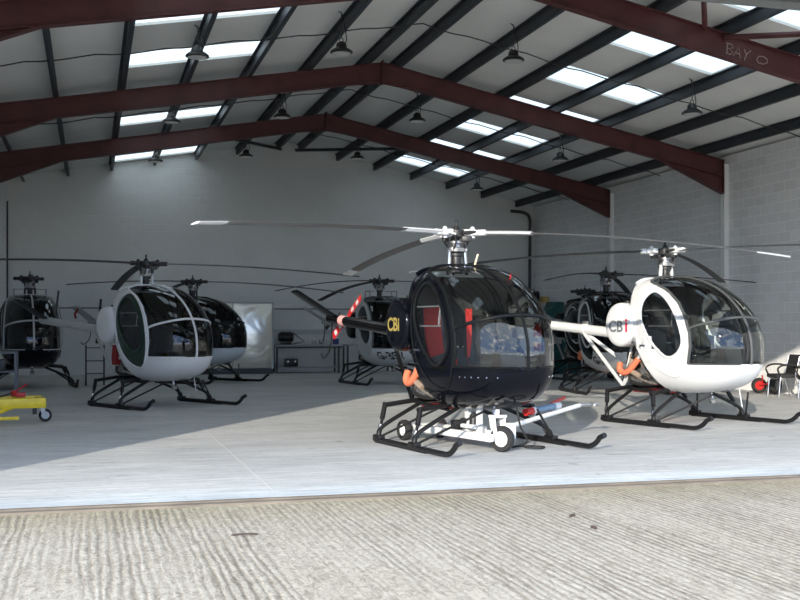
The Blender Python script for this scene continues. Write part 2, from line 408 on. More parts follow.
def surf_top(x, y):
    t, b, w = prof(x); q = min(1., abs(y)/max(w, 1e-4)); return ZC+(t-ZC)*max(0., 1-q**nu(x))**(1/nu(x))
FRONT = [(2.30, .10), (2.22, .13), (2.16, .30), (2.08, .54), (2.0, .68), (1.85, .87), (1.65, 1.02), (1.4, 1.12), (1.2, 1.14), (.94, 1.10), (.4, 1.0)]
def front_x(z):
    for (za, xa), (zb, xb) in zip(FRONT, FRONT[1:]):
        if zb <= z <= za: return xa+(xb-xa)*(za-z)/(za-zb)
    return .1 if z > 2.3 else 1.0
def smooth_poly(p, k=6):
    n = len(p); o = []
    for i in range(n):
        a, b, c, d = [Vector((*p[(i+j-1) % n], 0)) for j in range(4)]
        for j in range(k):
            t = j/k; v = .5*((2*b)+(c-a)*t+(2*a-5*b+4*c-d)*t*t+(3*b-a-3*c+d)*t*t*t); o.append((v.x, v.y))
    return o
DOOR = smooth_poly([(.38, 2.12), (.66, 2.0), (.88, 1.8), (1.02, 1.56), (1.09, 1.28), (1.08, 1.0), (.98, .80), (.80, .74), (.50, .86), (.22, 1.12), (.07, 1.4), (.05, 1.72), (.16, 2.0)])
WIN = smooth_poly([(.42, 2.03), (.63, 1.92), (.82, 1.72), (.95, 1.48), (1.0, 1.25), (.90, 1.08), (.72, 1.03), (.50, 1.16), (.29, 1.38), (.16, 1.62), (.17, 1.84), (.28, 1.99)])
def inside(p, x, z):
    c = False; n = len(p); j = n-1
    for i in range(n):
        if (p[i][1] > z) != (p[j][1] > z) and x < (p[j][0]-p[i][0])*(z-p[i][1])/(p[j][1]-p[i][1])+p[i][0]: c = not c
        j = i
    return c
def cabin_parts(BELT):
    bm = bmesh.new(); NS, NR = 100, 208; rings = []
    for i in range(NS+1):
        a = i/NS
        x = XA+(XN-XA)*(a*.45 + .55*math.sin(a*PI/2)) if a < 1 else XN
        t, b, w = prof(x)
        if i == NS: rings.append([bm.verts.new((XN, 0, ZC))]); continue
        ring = []
        for j in range(NR):
            v = 2*PI*j/NR; cv, sv = math.cos(v), math.sin(v)
            q = 2/(nu(x) if sv > 0 else NL)
            ring.append(bm.verts.new((x, math.copysign(abs(cv)**q, cv)*w, ZC+math.copysign(abs(sv)**q, sv)*((t-ZC) if sv > 0 else (ZC-b)))))
        rings.append(ring)
    for a, b in zip(rings, rings[1:]):
        for j in range(NR):
            if len(b) == 1: bm.faces.new((a[j], a[(j+1) % NR], b[0]))
            else: bm.faces.new((a[j], a[(j+1) % NR], b[(j+1) % NR], b[j]))
    def bis(co, no, clear=False):
        bmesh.ops.bisect_plane(bm, geom=bm.verts[:]+bm.edges[:]+bm.faces[:], plane_co=co, plane_no=no, clear_inner=clear)
    bis((0, 0, BELT), (0, 0, 1))
    bis((.0, 0, 1.22), (.75, 0, .55), True)
    bmesh.ops.recalc_face_normals(bm, faces=bm.faces[:])
    parts = {k: ({}, [], []) for k in ('cabin_shell', 'belly', 'canopy', 'door_r', 'door_l', 'win_r', 'win_l')}
    for f in bm.faces:
        c = f.calc_center_median(); x, y, z = c
        sd = 'r' if y < 0 else 'l'
        if abs(y) > .22 and inside(DOOR, x, z): key = ('win_' if inside(WIN, x, z) else 'door_')+sd
        elif z > BELT and x > front_x(z): key = 'canopy'
        elif z < BELT: key = 'belly'
        else: key = 'cabin_shell'
        idx, V, F = parts[key]; fl = []
        for v in f.verts:
            if v.index not in idx or True:
                kk = (round(v.co.x, 5), round(v.co.y, 5), round(v.co.z, 5))
                if kk not in idx: idx[kk] = len(V); V.append(tuple(v.co))
                fl.append(idx[kk])
        if len(set(fl)) >= 3: F.append(fl)
    bm.free()
    return {k: (v[1], v[2]) for k, v in parts.items()}
PARTS_BY = {.94: cabin_parts(.94), 1.02: cabin_parts(1.02)}
def shell_obj(key, name, m, parent, thick=0., belt=.94):
    V, F = PARTS_BY[belt][key]; me = bpy.data.meshes.new(name); me.from_pydata(V, [], F); me.validate()
    o = link_mesh(name, me, m, parent, 60)
    if thick:
        s = o.modifiers.new('thickness', 'SOLIDIFY'); s.thickness = thick; s.offset = -1; me.materials.append(M_INT); s.material_offset = 1
    return o
def on_side(poly, sy, off=.004): return [(x, sy*(surf_y(x, z)+off), z) for x, z in poly]

def blade_mesh(mb, r0, r1, R, droop, z0, chord=.172, th=.026, n=10, az=0.):
    ca, sa = math.cos(az), math.sin(az); rings = []
    for i in range(n+1):
        r = r0+(r1-r0)*i/n; z = z0 - droop*(r/R)**1.9
        ring = []
        for (c, h) in ((-.5, 0), (-.3, .35), (.1, .5), (.4, .35), (.5, 0), (.3, -.45), (-.2, -.3)):
            y = c*chord; zz = z+h*th+c*chord*.14
            ring.append(mb.bm.verts.new((r*ca-y*sa, r*sa+y*ca, zz)))
        rings.append(ring)
    m = len(rings[0])
    for a, b in zip(rings, rings[1:]):
        for j in range(m): mb.bm.faces.new((a[j], a[(j+1) % m], b[(j+1) % m], b[j]))
    mb.bm.faces.new(rings[0][::-1]); mb.bm.faces.new(rings[-1])
    return mb

GLASS = glass_mat('tinted canopy acrylic', (.78, .83, .81)); GLASS_DK = glass_mat('dark tinted canopy acrylic', (.26, .29, .30), 1.52)
GLASS_W = glass_mat('door acrylic', (.88, .92, .91), 1.6)
R_BL = 4.09
def helicopter(label, pose, shell, belly, frame, door, ring, boom, tank, grip, blade, blades, tip=None, root_white=False,
               glass=None, tank_text=None, reg=None, tail_az=34, tail_mat=None, red_seats=False, struts=None, hose=True, stab=None, roof=None, mastm=None, BELT=.94, hub=2.69, seal=None, rails=False, band=None, extras=None):
    lat, D, t = pose; X, Y = c2w(lat, D); head = t-TH
    H = thing('helicopter', label, 'helicopter', (X, Y, 0), head-PI/2, 'small helicopters parked in the hangar')
    glass = glass or GLASS; struts = struts or boom; stab = stab or boom; mastm = mastm or M_WHITE
    # direction (camera bearing phi) -> angle about the mast
    F = (math.sin(t), -math.cos(t)); Lv = (math.cos(t), math.sin(t))
    def az(phi):
        c, s = math.cos(math.radians(phi)), math.sin(math.radians(phi)); return math.atan2(c*Lv[0]+s*Lv[1], c*F[0]+s*F[1])
    # --- cabin
    shell_obj('cabin_shell', 'cabin_shell', shell, H, .012, BELT)
    shell_obj('belly', 'belly_fairing', belly, H, .012, BELT)
    shell_obj('canopy', 'canopy', glass, H, 0, BELT)
    for sd, sy in (('r', -1), ('l', 1)):
        d = shell_obj('door_'+sd, 'door', door, H, .02, BELT)
        shell_obj('win_'+sd, 'door_window', GLASS_W if glass is GLASS else glass, d, 0, BELT)
        MB().loop(on_side(DOOR, sy), .012 if seal is None else .02, 6).build('door_seal', seal or ring, d)
        MB().loop(on_side(WIN, sy), .022, 6).build('window_frame', ring, d)
        sl = MB()
        xs = [.24, .36, .5, .64, .76]
        for z in (1.50, 1.74): sl.tube([(x+(.10 if z < 1.6 else 0), sy*(surf_y(x, z)+.003), z) for x in xs], .011, 6)
        sl.tube([(.80, sy*(surf_y(.8, z)+.003), z) for z in (1.50, 1.58, 1.66, 1.74)], .011, 6)
        sl.build('sliding_vent_frame', M_GREYM if door is not M_WHITE else M_INT, d)
        MB().box((.22, sy*(surf_y(.22, 1.2)+.012), 1.2), (.10, .02, .025)).build('door_handle', M_CHROME, d)
    # --- canopy frame lines
    fr = MB(); pts = []
    for i in range(41):
        a = i/40; x = .12+(XN-.005-.12)*math.sin(a*PI/2)
        pts.append((x, 0, prof(x)[0]+.004))
    fb = 1.0
    def low(z): # nose line below the widest point
        lo, hi = .5, XN
        for _ in range(40):
            m_ = (lo+hi)/2
            if prof(m_)[1] < z: lo = m_
            else: hi = m_
        return lo
    pts += [(low(z)+.004, 0, z) for z in (1.10, 1.04, .99, BELT)]
    fr.tube(pts, .022, 6).build('centre_post', frame, H)
    bd = MB(); pts = []
    for i in range(-30, 31):
        a = i/30*1.0                              # sweep round the nose; band rises to the middle
        z = 1.44+.19*math.cos(a*PI/2)
        xs_ = front_x(1.44); xm = XN
        # find x on the surface at this height for lateral share a
        lo, hi = .9, XN-1e-3
        tgt = abs(a)
        ymax = surf_y(xs_, 1.44)
        yy = ymax*math.sin(tgt*PI/2)
        for _ in range(40):
            m_ = (lo+hi)/2
            if surf_y(m_, z) > yy: lo = m_
            else: hi = m_
        pts.append((lo+.003, math.copysign(yy, a), z))
    bd.tube(pts, .022, 6).build('canopy_band', frame, H)
    eb = MB()
    for sy in (-1, 1):
        zs = np.linspace(2.19, BELT, 40)
        eb.tube([(front_x(z), sy*(surf_y(front_x(z), z)+.003), z) for z in zs], .024, 6)
    x0 = front_x(2.19); ys = surf_y(x0, 2.19)
    eb.tube([(x0-.02*(1-(y/ys)**2), y, surf_top(x0, y)+.004) for y in np.linspace(-ys, ys, 21)], .024, 6)
    # belt line round the nose
    for sy in (-1, 1):
        zz = BELT; xs2 = np.linspace(1.10, XN-.01, 30); q = [(x, sy*(surf_y(x, zz)+.003), zz) for x in xs2 if surf_y(x, zz) > .02]
        eb.tube(q, .012, 5)
    eb.build('canopy_frame', frame, H)
    # roof cap lip over the rear of the cabin
    rc = MB(); x0 = -.10
    rc.tube([(x0+.06*(1-(y/.5)**2), y, surf_top(x0, y)+.012) for y in np.linspace(-.52, .52, 21)], .032, 8)
    rc.build('roof_lip', roof or shell, H)
    # --- inside
    w = MB()
    zs = np.linspace(1.24, 2.14, 14); poly = [(-.97*surf_y(-.09, z), z) for z in zs]+[(.97*surf_y(-.09, z), z) for z in zs[::-1]]
    w.prism(poly, .02, 'YZ', -.10)
    zs = np.linspace(.50, 1.22, 10); Pp = []
    for sgn in (-1, 1):
        for z in (zs if sgn < 0 else zs[::-1]):
            x = (1.22-z)*.7333+.025; Pp.append((x, sgn*.95*surf_y(x, z), z))
    vs = [w.bm.verts.new(p) for p in Pp]; w.bm.faces.new(vs)
    w.build('firewall', M_INT, H)
    MB().prism([(.52, .64), (1.12, .66), (1.12, .68), (.52, .66)], .76).build('cabin_floor', M_INT, H)
    for sy, nm in ((-.31, 'seat'), (.31, 'seat')):
        s = MB().box((.42, sy, .95), (.46, .50, .14), bev=.04)
        s.box((.07, sy, 1.32), (.11, .46, .66), Matrix.Rotation(-.14, 3, 'Y'), .04).build('seat', M_SEAT, H)
    if red_seats:
        MB().prism([(-.57, 1.72), (-.36, 1.74), (-.34, 1.45), (-.30, 1.16), (-.50, 1.10), (-.56, 1.35)], .05, 'YZ', .20).build('red_life_jacket', M_REDCLOTH, H)
        MB().prism([(-.03, 1.72), (.06, 1.72), (.05, 1.30), (.02, 1.02), (.0, 1.02)], .02, 'YZ', .30).build('red_strap', M_REDCLOTH, H)
        MB().box((.5, -.36, 1.05), (.16, .14, .10), bev=.03).build('red_pouch', M_REDCLOTH, H)
    c = MB().prism([(1.12, .64), (1.45, .66), (1.42, .95), (1.36, 1.17), (1.22, 1.19), (1.16, 1.0)], .34)
    c.build('instrument_console', M_BLACK, H)
    g = MB()
    for i, (yy, zz) in enumerate(((-.1, 1.08), (.0, 1.08), (.1, 1.08), (-.05, .98), (.06, .98))):
        g.lathe([(.001, -.004), (.038, -.004), (.042, .0), (.042, .01)], (1.15+.05*(zz-1.0), yy, zz), 'X', 14)
    g.build('dials', M_GREYM, H)
    for sy in (-.28, .28):
        MB().tube(spline([(1.0, sy, .63), (.94, sy, .85), (.80, sy, 1.0), (.83, sy, 1.12)], 5), .015, 6).build('control_stick', M_BLACK, H)
    hs = MB()
    hs.torus((.02, -.42, 1.62), .07, .02, 'Y', 14, 6).torus((.02, .42, 1.62), .07, .02, 'Y', 14, 6); hs.build('headset', M_DKM, H)
    # --- belly details
    MB().tube([(.95, .0, .48), (.98, 0, .36)], .022, 8).lathe([(.01, -.03), (.05, -.02), (.055, .03), (.03, .06)], (.98, 0, .35), 'Z', 12).build('landing_lamp', M_CHROME, H)
    MB().box((1.15, .16, prof(1.15)[1]+.006), (.12, .15, .03), Matrix.Rotation(-.22, 3, 'Y')).build('belly_scoop', M_BLACK if belly is not M_WHITE else M_GREYM, H)
    if belly is M_WHITE: MB().tube([(1.30, .22, .55), (1.34, .24, .28)], .008, 6).build('aerial', M_WHITE, H)
    # rivets along the belt line
    rv = MB()
    for sy in (-1, 1):
        for x in np.linspace(1.2, XN-.02, 7):
            y = surf_y(x, .90); 
            if y > .02: rv.lathe([(.001, .005), (.009, .004), (.010, -.004)], (x, sy*y, .90), 'X', 6)
    rv.build('belt_rivets', M_CHROME, H)
    # --- centre frame, engine
    cf = MB()
    for sy in (-1, 1):
        B = (-.58, sy*.35, .53)
        cf.tube([(-1.88, sy*.03, 1.36), B], .032, 8)
        cf.tube([B, (-.42, sy*.30, 1.25)], .018, 8).tube([B, (.02, sy*.50, 1.13)], .024, 8)
        cf.tube([(-.05, sy*.46, 1.20), (-.55, sy*.06, 1.36)], .022, 8)
        cf.tube([(.08, sy*.52, 1.12), (.52, sy*.40, .50)], .020, 8)
    cf.build('strut_frame', struts, H)
    k_ = MB()
    for sy in (-1, 1): k_.tube([(-.62, sy*.36, .51), (.45, sy*.36, .455)], .024, 8)
    for x in (-.44, .50): k_.tube([(x, -.82, .47), (x, -.4, .52), (x, .4, .52), (x, .82, .47)], .032, 8)
    k_.build('keel_frame', M_STEELB, H)
    e = MB().box((-.22, 0, .78), (.52, .36, .28), bev=.03)
    e.box((-.22, 0, 1.05), (.30, .30, .26), bev=.03)
    for sy in (-1, 1):
        for x in (-.38, -.06):
            for q in range(6): e.lathe([(.085, -.009), (.085, .009)], (x, sy*(.22+.034*q), .80), 'Y', 12)
            e.lathe([(.062, -.12), (.062, .12)], (x, sy*.31, .80), 'Y', 12)
    e.box((-.30, -.20, .98), (.30, .10, .18), Matrix.Rotation(.3, 3, 'Y'), .02).box((-.08, -.30, .93), (.20, .06, .24), Matrix.Rotation(-.5, 3, 'Y'), .01)
    e.lathe([(.02, -.17), (.075, -.16), (.08, .15), (.03, .17)], (-.25, -.34, .64), 'X', 14).lathe([(.02, -.05), (.07, -.045), (.07, .045), (.02, .05)], (-.42, -.30, .86), 'Y', 14)
    e.build('engine', M_GREYM, H)
    pu = MB().lathe([(.05, -.03), (.15, -.03), (.15, .03), (.05, .03)], (-.66, 0, .80), 'X', 22).lathe([(.05, -.03), (.19, -.03), (.19, .03), (.05, .03)], (-.66, 0, 1.19), 'X', 22)
    for sy in (-1, 1): pu.box((-.66, sy*.17, .99), (.045, .015, .42), Matrix.Rotation(sy*.10, 3, 'X'))
    pu.build('belt_drive', M_DKM, H)
    pl_ = MB().tube(spline([(-.50, -.24, 1.08), (-.40, -.36, .98), (-.25, -.40, .72), (.02, -.40, .62), (.22, -.38, .60)], 6), .020, 8)
    pl_.tube(spline([(-.2, -.33, 1.05), (-.1, -.40, .85), (.1, -.42, .72), (.25, -.40, .62)], 6), .016, 8).box((-.02, -.37, .80), (.22, .015, .16), Matrix.Rotation(.6, 3, 'Y'))
    pl_.build('exhaust_pipe', mat('heat stained pipe', (.42, .38, .33), .4, .7, var=.3, scale=15), H)
    a = MB()
    for sy in (-1, 1):
        a.tube(spline([(-.38, sy*.40, .76), (-.34, sy*.42, .62), (-.1, sy*.40, .58), (.2, sy*.34, .60)], 5), .03, 8)
        a.tube(spline([(-.5, sy*.2, .9), (-.3, sy*.42, 1.0), (-.02, sy*.40, .92), (.1, sy*.38, .72)], 5), .022, 8)
    a.lathe([(.02, -.04), (.20, -.04), (.22, .04), (.02, .04)], (-.56, 0, .86), 'X', 20)
    a.box((-.1, -.36, .66), (.16, .10, .12), bev=.015).box((.12, -.38, .74), (.10, .08, .10), bev=.01).box((.05, .34, .62), (.3, .1, .1), bev=.01)
    a.build('exhaust_and_fan', M_DKM, H)
    if hose:
        pts = spline([(-.60, -.40, .90), (-.57, -.44, .80), (-.45, -.47, .75), (-.30, -.48, .80), (-.12, -.46, .98)], 9)
        rr = [.046+.006*(i % 2) for i in range(len(pts))]
        MB().tube(pts, rr, 10).build('intake_hose', M_ORANGE, H)
        MB().tube(spline([(-.36, -.36, 1.0), (-.30, -.44, .80), (-.12, -.42, .70)], 6), .045, 8).build('tan_baffle', mat('tan baffle cloth', (.28, .22, .17), .9), H)
    MB().box((-.1, 0, .465), (.6, .62, .05), bev=.01).build('drip_tray', M_RED if hose else M_DKM, H)
    # --- fuel tank on the near side
    ft = MB(); prf = []
    for i in range(13):
        a_ = -PI/2+PI*i/12; cz, sz = math.cos(a_), math.sin(a_)
        prf.append((max(1e-6, .335*abs(cz)**.30), .17*math.copysign(abs(sz)**.35, sz)))
    ft.lathe(prf, (-.30, -.58, 1.52), 'Y', 32, .93, 1.05); tk = ft.build('fuel_tank', tank, H, 50)
    MB().lathe([(.05, 0), (.05, .03), (.01, .03)], (-.30, -.52, 1.87), 'Z', 12).build('filler_cap', M_DKM, tk)
    MB().box((-.05, -.45, 1.42), (.12, .16, .5), bev=.02).build('tank_bracket', shell, H)
    if tank_text:
        for (txt, sz, m_, dx, dz) in tank_text:
            me = text_mesh(txt, sz, .001, .006)
            for v in me.vertices:
                x, z, n_ = v.co.x, v.co.y, v.co.z
                xx, zz = -.30+dx+x, 1.52+dz+z
                r_ = math.hypot((xx+.30)/.93, (zz-1.52)/1.05)/.335
                cz = min(.999, max(r_, .001))**(1/.30); yo = .17*max(0., math.sqrt(max(0, 1-cz*cz)))**.35
                v.co = (xx, -.58-yo-.004-n_, zz)
            link_mesh('tank_lettering', me, m_, tk)
    if reg:
        txt, sz, m_, x0, z0 = reg; me = text_mesh(txt, sz, .001, .006)
        for v in me.vertices:                     # wrap the letters round the nose
            zz, rem, n_ = z0+v.co.y, v.co.x, v.co.z
            px, py = x0, -surf_y(x0, zz); dxn, dyn = 1., 0.
            xs = np.linspace(x0, XN-.001, 300)
            for x in xs[1:]:
                y = -surf_y(x, zz); d = math.hypot(x-px, y-py)
                if d > 1e-9: dxn, dyn = (x-px)/d, (y-py)/d
                if d >= rem or y > -.02: break
                rem -= d; px, py = x, y
            v.co = (px+dxn*rem+dyn*(.018+n_), py+dyn*rem-dxn*(.018+n_), zz)
        link_mesh('registration_lettering', me, m_, H)
    if extras == 'stick':
        MB().tube([(.46, 0, surf_top(.46, 0)-.02), (.56, 0, 2.40)], .014, 6).build('cream_tag', M_CREAM, H)
        MB().tube([(1.02, .18, surf_top(1.02, .18)-.02), (1.05, .18, surf_top(1.02, .18)+.06)], .008, 6).build('red_tag', M_RED, H)
    if extras == 'bag':
        MB().prism([(-.36, 1.14), (-.26, 1.14), (-.22, .85), (-.26, .76), (-.38, .76), (-.40, .9)], .10, 'XZ', -.46).build('red_cover', mat('dark red cloth', (.28, .02, .02), .9), H)
    if extras == 'streamer':
        MB().tube(spline([(-4.05, -.62, 2.02), (-4.0, -.66, 1.95), (-4.08, -.68, 1.85), (-4.02, -.70, 1.72)], 5), .03, 6).build('red_streamer', mat('dark red cloth', (.28, .02, .02), .9), H)
    # --- tail
    tb = MB().tube([(-.30, 0, 1.33), (-.9, 0, 1.365), (-4.30, 0, 1.63)], [.06, .088, .078], 14)
    tb.tube([(-1.86, 0, 1.44), (-1.94, 0, 1.447)], .10, 14); TB = tb.build('tail_boom', boom, H)
    MB().box((-1.9, -.0, 1.56), (.12, .05, .05), bev=.01).build('boom_beacon', M_GREYM, TB)
    if band: MB().tube([(-3.62, 0, 1.578), (-3.80, 0, 1.592)], .084, 14).build('boom_band', band, TB)
    ss = MB(); rt, tp = Vector((-4.12, .06, 1.60)), Vector((-4.10, -.70, 2.06)); u = (tp-rt).normalized(); nrm = Vector((0, u.z, -u.y)); 
    ring_ = []
    for p, ch in ((rt, .42), (rt.lerp(tp, .97), .40), (tp, .34)):
        ring_.append([ss.bm.verts.new(p+Vector((c*ch, 0, 0))+nrm*h) for c, h in ((-.5, .003), (-.2, .018), (.25, .028), (.48, .01), (.5, 0), (.25, -.028), (-.2, -.018), (-.5, -.003))])
    for a_, b_ in zip(ring_, ring_[1:]):
        for j in range(8): ss.bm.faces.new((a_[j], a_[(j+1) % 8], b_[(j+1) % 8], b_[j]))
    ss.bm.faces.new(ring_[0]); ss.bm.faces.new(ring_[-1][::-1]); ss.build('stabiliser', stab, TB)
    MB().tube(spline([(-4.22, 0, 1.60), (-4.24, 0, 1.30), (-4.32, 0, 1.10), (-4.50, 0, .98), (-4.62, 0, .97), (-4.68, 0, 1.03)], 6), .014, 6).build('tail_guard', M_STEELB, TB)
    MB().lathe([(.05, 0), (.06, .06), (.05, .14), (.02, .2)], (-4.18, .04, 1.635), 'Y', 14).build('tail_gearbox', M_GREYM, TB)
    ta = math.radians(tail_az)
    for sgn in (1, -1):
        bl = MB(); ca, sa = math.cos(ta)*sgn, math.sin(ta)*sgn
        for (r0, r1) in ((.05, .66),):
            vs = []
            for r, ch in ((.05, .06), (.14, .125), (.66, .125)):
                for (c, h) in ((-.5, .0), (.0, .008), (.5, 0), (.0, -.008)):
                    vs.append(bl.bm.verts.new((-4.17+r*ca-c*ch*sa, .24+h+c*ch*.15, 1.64+r*sa+c*ch*ca)))
            for i in (0, 4):
                for j in range(4): bl.bm.faces.new((vs[i+j], vs[i+(j+1) % 4], vs[i+4+(j+1) % 4], vs[i+4+j]))
            bl.bm.faces.new(vs[:4]); bl.bm.faces.new(vs[8:])
        B_ = bl.build('tail_rotor_blade', tail_mat or M_BLACK, TB)
        if tail_mat is M_RED:
            for (r0, r1) in ((.24, .34), (.46, .56)):
                st_ = MB(); vs = []
                for r in (r0, r1):
                    for (c, h) in ((-.5, .002), (.0, .0105), (.5, .002), (.0, -.0105)):
                        vs.append(st_.bm.verts.new((-4.17+r*ca-c*.128*sa, .24+h+c*.128*.15, 1.64+r*sa+c*.128*ca)))
                for j in range(4): st_.bm.faces.new((vs[j], vs[(j+1) % 4], vs[4+(j+1) % 4], vs[4+j]))
                st_.bm.faces.new(vs[:4]); st_.bm.faces.new(vs[4:]); st_.build('white_stripe', M_WHITE, TB)
    # --- landing gear
    for sy in (-1, 1):
        y = sy*.98
        sk = MB().tube([(-.40, y, .042), (1.50, y, .042)] + [(1.50+.32*math.sin(a), y, .042+.30*(1-math.cos(a))) for a in np.linspace(.12, .95, 8)] + [(1.86, y, .205)], .033, 10)
        sk.box((.35, y, .012), (1.4, .05, .024)); S = sk.build('skid', M_STEELB, H)
        for x in (-.30, .71):
            l = MB().tube(spline([(x+.02, y, .075), (x, sy*.95, .17), (x-.02, sy*.80, .27), (x-.12, sy*.26, .51)], 6), [.034]*6+[.027]*13, 10)
            l.build('gear_leg', M_STEELB, S)
            dp = MB().tube([(x-.17, sy*.80, .49), (x-.09, sy*.88, .30)], .034, 10).tube([(x-.10, sy*.87, .31), (x-.02, sy*.965, .10)], .020, 8)
            dp.build('damper', M_STEELB, S)
            MB().tube([(x-.065, sy*.915, .225), (x-.04, sy*.945, .150)], .027, 8).build('damper_collar', M_CHROME, S)
            MB().tube([(x+.07, sy*.97, .09), (x+.62, sy*.38, .49)], .015, 8).build('drag_brace', M_STEELB, S)
            MB().box((x+.02, y, .075), (.20, .09, .06), bev=.012).build('skid_shoe', M_STEELB, S)
    # --- mast and rotor
    zr = hub
    ma = MB().lathe([(.10, 2.18), (.09, 2.24), (.065, 2.27), (.062, 2.40), (.10, 2.41), (.10, 2.44), (.05, 2.46), (.045, zr)], n=16)
    ma.build('mast', M_DKM, H)
    mc = MB().lathe([(.075, zr-.24), (.12, zr-.235), (.125, zr-.19), (.08, zr-.18), (.075, zr-.14), (.105, zr-.13), (.105, zr-.10), (.06, zr-.09)], n=18)
    for q in range(3):
        a_ = 2*PI*q/3+1.1; mc.box((.12*math.cos(a_), .12*math.sin(a_), zr-.21), (.05, .05, .06), Matrix.Rotation(a_, 3, 'Z'), .008)
    mc.build('mast_collar', M_GREYM, H)
    ms = MB()
    for y, x in ((-.11, .02), (.11, .02), (.02, -.12)): ms.tube([(x*1.25, y*1.25, 2.16), (x, y, zr-.22)], .026, 8)
    ms.build('mast_support', mastm, H)
    if rails:
        rl = MB()
        for y in (-.38, .38): rl.tube([(-.05, y, 2.16), (-.05, y, 2.42), (.28, y, 2.42), (.28, y, 2.18)], .016, 6)
        rl.tube([(-.05, -.38, 2.42), (-.05, .38, 2.42)], .012, 6); rl.build('roof_rail', M_GREYM, H)
    sp = MB().lathe([(.11, -.015), (.115, .0), (.11, .02), (.07, .03)], (0, 0, 2.47), 'Z', 18)
    for q in range(3):
        a_ = 2*PI*q/3+.4; sp.tube([(.11*math.cos(a_), .11*math.sin(a_), 2.47), (.13*math.cos(a_+.3), .13*math.sin(a_+.3), zr)], .010, 6)
        sp.box((.13*math.cos(a_+.3), .13*math.sin(a_+.3), 2.54), (.03, .03, .05))
    sp.build('swashplate', M_DKM, H)
    hb = MB().lathe([(.05, -.06), (.13, -.05), (.14, .0), (.13, .04), (.05, .06), (.03, .10)], (0, 0, zr), 'Z', 18)
    hb.lathe([(.018, .05), (.018, .17), (.01, .18)], (0, 0, zr), 'Z', 8)
    HB = hb.build('rotor_hub', M_DKM, H)
    for item in (blades or [(60, None), (180, None), (300, None)]):
        phi, droop = item; A = az(phi); ca, sa = math.cos(A), math.sin(A)
        P = lambda r, q=0., z=0.: (r*ca-q*sa, r*sa+q*ca, zr+z)
        gp = MB().tube([P(.09), P(.20), P(.21), P(.40)], [.055, .06, .045, .045], 10)
        gp.box(P(.26, 0), (.10, .15, .07), Matrix.Rotation(A, 3, 'Z'), .015).box(P(.20, .08, .02), (.05, .07, .05), Matrix.Rotation(A, 3, 'Z'), .01)
        gp.tube([P(.25, .09, .0), P(.16, .13, -.02)], .014, 6)
        gp.lathe([(.025, -.07), (.034, -.065), (.034, .055), (.025, .075), (.012, .085)], P(.22), 'Z', 12)
        gp.box(P(.36), (.09, .12, .07), Matrix.Rotation(A, 3, 'Z'), .015)
        lk = MB().box(P(.16, -.05, -.075), (.13, .05, .07), Matrix.Rotation(A+.35, 3, 'Z'), .01)
        lk.tube([P(.17, .12, -.02), P(.12, .10, -.12), P(.11, .06, -.20)], .013, 6).tube([P(.30, -.05, .01), P(.13, -.12, .0)], .022, 8)
        lk.build('lag_damper', M_DKM, HB)
        if droop is None:
            gp.build('blade_grip', grip, HB); continue
        bb = MB(); r_in = 1.0 if root_white else .38; r_out = 3.72 if tip else R_BL
        blade_mesh(bb, r_in, r_out, R_BL, droop, zr, az=A); BO = bb.build('rotor_blade', blade, H)
        gp.build('blade_grip', grip, BO)
        if root_white: blade_mesh(MB(), .36, 1.0, R_BL, droop, zr, az=A, n=3, th=.06, chord=.15).build('blade_root', M_WHITE, BO)
        if tip: blade_mesh(MB(), 3.72, R_BL, R_BL, droop, zr, az=A, n=3).build('blade_tip', tip, BO)
    return H

M_NAVY = mat('black navy gloss paint', (.0025, .003, .006), .10, spec=.2)
M_BLADE = mat('dark grey rotor blade', (.045, .047, .05), .5)
M_BLADEB = mat('charcoal rotor blade', (.10, .10, .10), .5)
M_GREYF = mat('mid grey frame', (.07, .075, .075), .4)
M_LGREY = mat('light grey paint', (.50, .52, .52), .35)
M_DKFR = mat('black canopy frame', (.007, .008, .009), .4, spec=.18)
M_GREEN = mat('dark green door', (.010, .035, .020), .35)
M_ROSE = mat('belly pale blue white', (.58, .64, .70), .3)
M_BLK2 = mat('gloss black paint', (.003, .003, .003), .15, spec=.22)
M_GOLD = mat('gold lettering', (.34, .26, .07), .4)
M_TXT = mat('dark lettering', (.012, .014, .03), .5)
M_GTXT = mat('grey lettering', (.16, .18, .20), .5)
M_RTXT = mat('crimson lettering', (.70, .02, .06), .5)

POSE = dict(B=(.731, 14.145, .455), R=(4.231, 17.357, .555), L=(-4.87, 20.866, .775), K=(-5.58, 29.3, .95),
            C=(-.55, 28.9, .42), V=(4.75, 25.1, .15), W=(5.25, 30.9, .35), G=(-9.25, 27.2, .38))
helicopter('glossy black helicopter in the foreground standing over a white tow dolly', POSE['B'], M_NAVY, M_NAVY, M_DKFR, M_NAVY, M_DKFR, M_BLK2, M_NAVY, M_WHITE, M_BLADEB,
           [(-20, .39), (113, .36), (226, .14)], hub=2.70, BELT=1.02, extras='stick', band=mat('pink tape', (.75, .40, .36), .6), tip=M_WHITE, root_white=True, tank_text=[('CBi', .24, M_GOLD, -.2, -.08)], tail_az=29, tail_mat=M_RED, red_seats=True, mastm=M_CHROME, struts=M_BLK2, stab=M_BLK2)
helicopter('white helicopter at right with red and grey lettering on its round fuel tank', POSE['R'], M_WHITE, M_WHITE, M_GREYF, M_WHITE, M_WHITE, M_WHITE, M_WHITE, M_WHITE, M_BLADE,
           [(180, .34), (60, .43), (-60, .15)], tip=M_LGREY, tank_text=[('CB', .25, M_GTXT, -.19, -.11), ('i', .31, M_RTXT, .17, -.11)], tail_az=60)
helicopter('white helicopter at left with white window frames and a dark green door', POSE['L'], M_WHITE, M_WHITE, M_WHITE, M_GREEN, M_GREEN, M_LGREY, M_WHITE, M_DKM, M_BLADE,
           [(2, .24), (113, .37), (242, .14)], seal=M_WHITE, extras='bag', glass=GLASS_DK, tail_az=75, hose=False, stab=M_BLACK)
